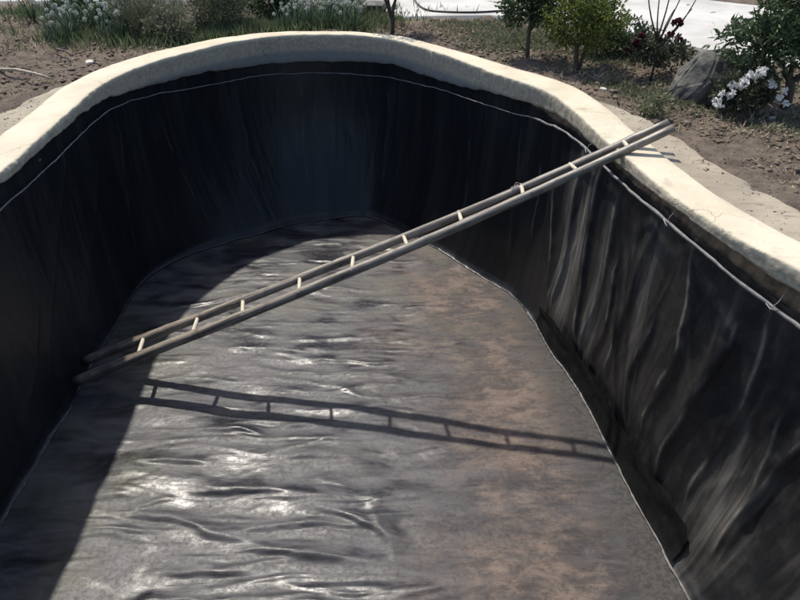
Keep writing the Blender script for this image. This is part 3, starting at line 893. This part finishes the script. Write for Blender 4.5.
# --- flowering onions
def onion_proto(seed):
    rr = random.Random(seed)
    t = empty('onion_plant')
    m = MB()
    for i in range(rr.randint(4, 6)):
        a = rr.uniform(0, 6.28); L = rr.uniform(.20, .36); lean = rr.uniform(.03, .14)
        b = Vector((math.cos(a)*.015, math.sin(a)*.015, -.03)); tip = b+Vector((math.cos(a)*lean, math.sin(a)*lean, L))
        mid = b.lerp(tip, .55)+Vector((-math.cos(a)*.01, -math.sin(a)*.01, .02))
        m.tube([b, mid, tip], [.0065, .007, .002], 5)
    m.build('leaf_tuft', M['l_onion'], t)
    for i in range(rr.randint(3, 4)):
        a = rr.uniform(0, 6.28); L = rr.uniform(.24, .46); lean = rr.uniform(.03, .13)
        tip = Vector((math.cos(a)*lean, math.sin(a)*lean, L))
        m = MB(); m.tube([(0, 0, -.02), tip*.5+Vector((0, 0, .01)), tip], [.007, .0075, .0045], 5)
        st = m.build('flower_stalk', M['l_onion'], t)
        m = MB(); r = rr.uniform(.027, .041)
        for k in range(90):
            d = rdir(); s = d.cross(rdir()).normalized()
            leaf_quad(m, tip+Vector((0, 0, r*.6))+d*r*.35, d, s, r*rr.uniform(.5, .8), r*.30, .2)
        m.build('flower_head', M['l_head'], st, smooth=False)
    return t
protos = [onion_proto(100+i) for i in range(5)]
used_p = set()
def place_onion(x, y, sc, label, group, i):
    k = i % len(protos)
    o = protos[k] if k not in used_p else copy_tree(protos[k]); used_p.add(k)
    o.location = (x, y, gz(x, y)); o.rotation_euler = (R.uniform(-.08, .08), R.uniform(-.08, .08), R.uniform(0, 6.28)); o.scale = (sc, sc, sc)
    tag(o, label, 'onion plant', group)
n_on = 0
ORD = ('first', 'second', 'third', 'fourth', 'fifth', 'sixth', 'seventh', 'eighth', 'ninth', 'tenth', 'eleventh')
for r in range(3):
    for c in range(11):
        x = -1.34+c*.083+R.uniform(-.03, .03)+.02*r; y = 8.10+r*.17+R.uniform(-.05, .05)
        place_onion(x, y, R.uniform(.68, .92)*(1-.02*r), f"{ORD[c]} white-headed onion from left, {('front', 'middle', 'back')[r]} row of clump behind far coping", 'onion clump behind the far coping', n_on); n_on += 1
for (x, y, c) in ((-3.62,7.5,5), (-3.35,7.75,5), (-3.05,7.6,4), (-3.2,8.15,4), (-3.75,8.0,4), (-2.75,8.3,3), (-2.55,7.85,2), (-4.2,8.4,2)):
    for k in range(c):
        place_onion(x+R.uniform(-.16,.16), y+R.uniform(-.14,.14), R.uniform(.72, 1.1), 'scattered white-headed onion plant in the left bed beyond the coping', 'onions scattered in the left bed', n_on); n_on += 1

# --- low weeds, grass and litter (uncountable)
def scatter_region(n, cx, cy, rx, ry, minout=.03):
    res = []
    while len(res) < n:
        m_ = n*3
        xs = cx+rx*RNG.normal(0, .5, m_); ys = cy+ry*RNG.normal(0, .5, m_)
        ok = (outward(xs, ys) > minout)
        res += list(zip(xs[ok], ys[ok]))
    return res[:n]
def blades(pts, h, wdt, mat_name, obname, label, cat, lean=.6):
    m = MB()
    xs = np.array([p[0] for p in pts]); ys = np.array([p[1] for p in pts]); zs = ground_z(xs, ys)
    for x, y, z in zip(xs, ys, zs):
        for k in range(3):
            d = Vector((R.uniform(-lean, lean), R.uniform(-lean, lean), 1)).normalized()
            s = d.cross(rdir()).normalized(); L = h*R.uniform(.4, 1.3)
            leaf_quad(m, Vector((x+R.uniform(-.02, .02), y+R.uniform(-.02, .02), z-.01)), d, s, L, wdt*R.uniform(.6, 1.4), .1)
    o = m.build(obname, M[mat_name], None, smooth=False)
    tag(o, label, cat, None, 'stuff')
pts = []
for cx, cy, rx, ry, n in ((1.15,7.8,.6,.7,900), (.8,8.35,.5,.25,300), (1.5,7.4,.5,.4,700), (2.05,6.8,.4,.3,400), (2.35,5.75,.35,.3,300), (2.15,5.65,.3,.3,260), (3.0,6.0,.5,.4,420), (1.9,5.95,.25,.2,160), (2.85,4.85,.45,.4,170), (3.1,4.2,.35,.5,80), (2.3,5.35,.25,.2,90)):
    pts += scatter_region(n, cx, cy, rx, ry)
blades(pts, .050, .020, 'l_weed', 'low_weeds', 'low green weeds growing among the saplings behind the coping', 'weeds')
pts = []
for cx, cy, rx, ry, n in ((-3.0,7.8,.9,.5,1900), (-2.1,7.75,.8,.35,1400), (-1.3,8.2,.8,.3,900), (-.4,8.5,.5,.4,420), (-4.3,8.9,1.0,.6,400), (-1.0,9.0,1.2,.4,500)):
    pts += scatter_region(n, cx, cy, rx, ry)
blades(pts, .13, .013, 'l_bed', 'bed_grass', 'thin grey-green grass between the onions in the garden bed', 'grass')
pts = []
for cx, cy, rx, ry, n in ((-.2,8.4,.35,.3,240), (-3.4,7.3,.8,.4,220), (.5,8.0,.5,.4,160), (2.6,4.9,.4,.5,50), (1.9,6.2,.6,.5,140), (-3.7,8.3,.8,.6,200)):
    pts += scatter_region(n, cx, cy, rx, ry)
blades(pts, .09, .007, 'straw', 'dry_straw', 'dry straw and dead stalks littering the soil', 'straw', 1.8)

# single weed growing at the end of the ladder
wd = empty('weed_plant', (1.93, 5.12, gz(1.93, 5.12)-.01))
tag(wd, 'small upright leafy weed beside the sand path above the ladder top', 'weed')
m = MB()
for i in range(6): limb(m, (0,0,-.02), (R.uniform(-.09,.09), R.uniform(-.06,.06), R.uniform(.12,.24)), .005, .002, .1, 5, 5)
m.build('stems', M['l_weed'], wd)
crown([((0,0,.14),(.11,.08,.11)), ((-.02,0,.05),(.14,.1,.05))], 420, .040, .016, M['l_weed'], wd, -.2, 3, .3, 31, 'foliage', .5)

# ================================================================== BOULDER, STONES, STICK, HOSE, CLODS
bm = bmesh.new()
for p in ((-.30,-.12,-.05),(-.31,-.10,.08),(-.24,-.18,-.05),(-.02,-.22,-.05),(.22,-.14,-.05),(.30,.05,-.05),(.2,.25,-.05),(-.15,.25,-.05),(-.30,.1,-.05),
          (-.28,-.02,.17),(-.06,-.20,.20),(-.10,.0,.40),(.02,-.04,.43),(.15,.03,.42),(.27,-.02,.24),(.18,-.16,.18),(.10,.18,.36),(-.2,.18,.22),(-.15,-.05,.33)):
    bm.verts.new(p)
bmesh.ops.convex_hull(bm, input=bm.verts)
for v in [v for v in bm.verts if not v.link_faces]: bm.verts.remove(v)
bmesh.ops.bevel(bm, geom=list(bm.edges), offset=.018, segments=2, affect='EDGES')
bmesh.ops.triangulate(bm, faces=list(bm.faces))
bmesh.ops.subdivide_edges(bm, edges=list(bm.edges), cuts=2, use_grid_fill=True)
bm.normal_update()
for v in bm.verts:
    v.co += v.normal*(.022*mnoise.noise(v.co*7)+.012*mnoise.noise(v.co*19))
me = bpy.data.meshes.new('boulder'); bm.to_mesh(me); bm.free(); me.materials.append(M['rock'])
bo = link(bpy.data.objects.new('boulder', me)); bo.location = (2.50, 5.58, gz(2.5, 5.58)); bo.rotation_euler = (0, 0, -.12); bo.scale = (.95, .95, .90)
tag(bo, 'dark grey angular boulder between the rose bush and spreading tree', 'boulder')

def lump(m, c, r, sq=.7, seed=0):
    off = Vector((seed*1.3, seed*.7, seed*2.1)); rz = (seed*1.7) % 6.28
    base = [(0,0,1),(.894,0,.447),(.276,.851,.447),(-.724,.526,.447),(-.724,-.526,.447),(.276,-.851,.447),(.724,.526,-.447),(-.276,.851,-.447),(-.894,0,-.447),(-.276,-.851,-.447),(.724,-.526,-.447),(0,0,-1)]
    fc = [(0,1,2),(0,2,3),(0,3,4),(0,4,5),(0,5,1),(1,6,2),(2,7,3),(3,8,4),(4,9,5),(5,10,1),(6,7,2),(7,8,3),(8,9,4),(9,10,5),(10,6,1),(11,7,6),(11,8,7),(11,9,8),(11,10,9),(11,6,10)]
    cz, sz = math.cos(rz), math.sin(rz)
    v = []
    for b in base:
        b = Vector(b); k = r*(1+.45*mnoise.noise(b*1.6+off))
        x, y, z = b.x*k*1.15, b.y*k*.9, b.z*k*sq
        v.append((c[0]+x*cz-y*sz, c[1]+x*sz+y*cz, c[2]+z))
    m.add(v, fc)
def stone(x, y, r, label, sq=.6, seed=1, mat='stone', zoff=0):
    m = MB(); lump(m, (0, 0, 0), r, sq, seed)
    o = m.build('stone', M[mat], None, smooth=False); o.location = (x, y, gz(x, y)+r*sq*.4+zoff)
    b = o.modifiers.new('bevel', 'BEVEL'); b.width = r*.18; b.segments = 2
    tag(o, label, 'stone')
stone(-2.98, 6.70, .055, 'white flat stone lying on the soil by the left coping corner', .45, 3)
stone(1.72, 5.78, .035, 'small pale stone on the soil beside the right coping bend', .6, 5)
stone(1.78, 6.02, .03, 'small grey stone under the clipped ball shrub', .6, 7, 'rock')
stone(3.02, 4.85, .045, 'pale rounded stone on bare soil below the spreading tree', .6, 9)
stone(2.86, 5.12, .03, 'small pale pebble right of the white flower bush', .6, 13)
stone(2.38, 5.02, .035, 'small brown-grey stone on soil below the white flower bush', .6, 15, 'clod')

def stick(name, pts, r, label, mat='stick', cat='stick'):
    m = MB(); m.tube(pts, [r*(1-.4*i/(len(pts)-1)) for i in range(len(pts))], 7, True, .2, 3)
    tag(m.build(name, M[mat]), label, cat)
stick('fallen_stick', [(-3.72,6.28,-.005),(-3.45,6.22,.012),(-3.2,6.08,.012),(-3.02,5.98,-.005)], .016, 'pale dry stick lying on brown soil left of the coping')
stick('fallen_stick', [(-3.42,7.02,.0),(-3.26,6.86,.02),(-3.15,6.74,.0)], .012, 'short dark stick on the soil below the left onions', 'bark')
hp = [(.10,10.8,-.01),(.15,10.2,-.01),(.18,9.9,-.011),(.22,9.47,-.011),(.30,9.10,-.011),(.42,8.98,-.011),(.62,8.92,-.011),(.85,8.9,-.011),(1.05,8.93,-.011),(1.25,9.0,-.011),(1.6,9.02,-.011)]
hs = []
for i in range(len(hp)-1):
    for k in range(5):
        hs.append(Vector(hp[i]).lerp(Vector(hp[i+1]), k/5))
for _ in range(3):
    hs = [hs[0]]+[(hs[i-1]+hs[i]*2+hs[i+1])/4 for i in range(1, len(hs)-1)]+[hs[-1]]
m = MB(); m.tube(hs, .013, 7)
tag(m.build('garden_hose', M['hose']), 'thin black hose curving over the pale concrete road', 'hose')
# flat grey slab at the road edge, left of the hose
v = [(-.62,9.05,-.03),(-.22,9.0,-.03),(-.16,9.35,-.03),(-.6,9.4,-.03),(-.62,9.05,.05),(-.22,9.0,.05),(-.16,9.35,.05),(-.6,9.4,.05)]
o = mesh_obj('stone_slab', v, [(0,1,5,4),(1,2,6,5),(2,3,7,6),(3,0,4,7),(4,5,6,7)], M['rock'], None, False)
b = o.modifiers.new('bevel', 'BEVEL'); b.width = .012; b.segments = 2
tag(o, 'flat grey slab on the ground behind the white onion flowers', 'slab')

m = MB(); k = 0
N_CL = 8000
xs = np.concatenate([RNG.uniform(-6.5, -2.4, N_CL), RNG.uniform(-2.6, 2.2, N_CL), RNG.uniform(1.4, 4.4, N_CL)])
ys = np.concatenate([RNG.uniform(5.0, 9.6, N_CL), RNG.uniform(6.0, 8.8, N_CL), RNG.uniform(2.4, 7.3, N_CL)])
oo = outward(xs, ys); zs = ground_z(xs, ys)
dens = gnoise(xs*1.1, ys*1.1)+.35*gnoise(xs*4, ys*4)
apr = (xs > 1.4) & (oo < .50) & (ys < 4.9)
apl = (xs < -2.4) & (oo < .42) & (ys < 5.9)
ok = (oo > .06) & (dens > -.22) & ~apr & ~apl & ~((ys > 7.0) & (xs > 2.9)) & ~((ys > 8.6) & (xs > -.3))
for x, y, z in zip(xs[ok], ys[ok], zs[ok]):
    r = .006+.022*R.random()**4
    lump(m, (x, y, z+r*.25), r, .7, k); k += 1
o = m.build('soil_clods', M['clod'], None, smooth=False)
tag(o, 'loose clods of brown earth strewn over the garden bed', 'soil', None, 'stuff')
def litter(n, x0, x1, y0, y1):
    xs = RNG.uniform(x0, x1, n); ys = RNG.uniform(y0, y1, n)
    q = outward(xs, ys); g = gnoise(xs*1.6+3, ys*1.6)+.5*gnoise(xs*5, ys*5)
    ok = (q > .05) & (g > -.15) & ~((xs > 1.4) & (q < .52) & (ys < 4.9)) & ~((xs < -2.4) & (q < .44) & (ys < 5.9)) & ~((ys > 7.0) & (xs > 2.9)) & ~((ys > 8.6) & (xs > -.3))
    return [(a, b) for a, b in zip(xs[ok], ys[ok])]
m = MB()
for x0, x1, y0, y1, n in ((-6, -2.4, 5, 9.4, 4500), (-2.6, 1.6, 6.2, 8.7, 2200), (1.4, 4.3, 2.4, 7.2, 7000)):
    pp = litter(n, x0, x1, y0, y1)
    zs = ground_z(np.array([q[0] for q in pp]), np.array([q[1] for q in pp]))
    for (x, y), z in zip(pp, zs):
        a = R.uniform(0, 6.28); d = Vector((math.cos(a), math.sin(a), R.uniform(-.1, .5))).normalized()
        sd_ = d.cross(Vector((R.uniform(-.5, .5), R.uniform(-.5, .5), 1))).normalized()
        leaf_quad(m, Vector((x, y, z+.008)), d, sd_, R.uniform(.015, .05), R.uniform(.006, .022), .3)
tag(m.build('leaf_litter', M['litter'], None, smooth=False), 'dead brown leaves and chaff scattered over the soil', 'leaf litter', None, 'stuff')
# grit fallen on the sand path and the coping
m = MB(); k = 0
xs = np.concatenate([RNG.uniform(1.3, 2.6, 900), RNG.uniform(-3.4, -2.6, 500)]); ys = np.concatenate([RNG.uniform(2.4, 5.3, 900), RNG.uniform(3.5, 5.9, 500)])
oo = outward(xs, ys)
for x, y, q in zip(xs, ys, oo):
    if q < .03 or q > .48: continue
    r = .003+.007*R.random()**3
    lump(m, (x, y, -.018), r, .7, k); k += 1
o = m.build('path_grit', M['clod'], None, smooth=False)
tag(o, 'fine grit scattered on the sandy path beside the coping', 'grit', None, 'stuff')
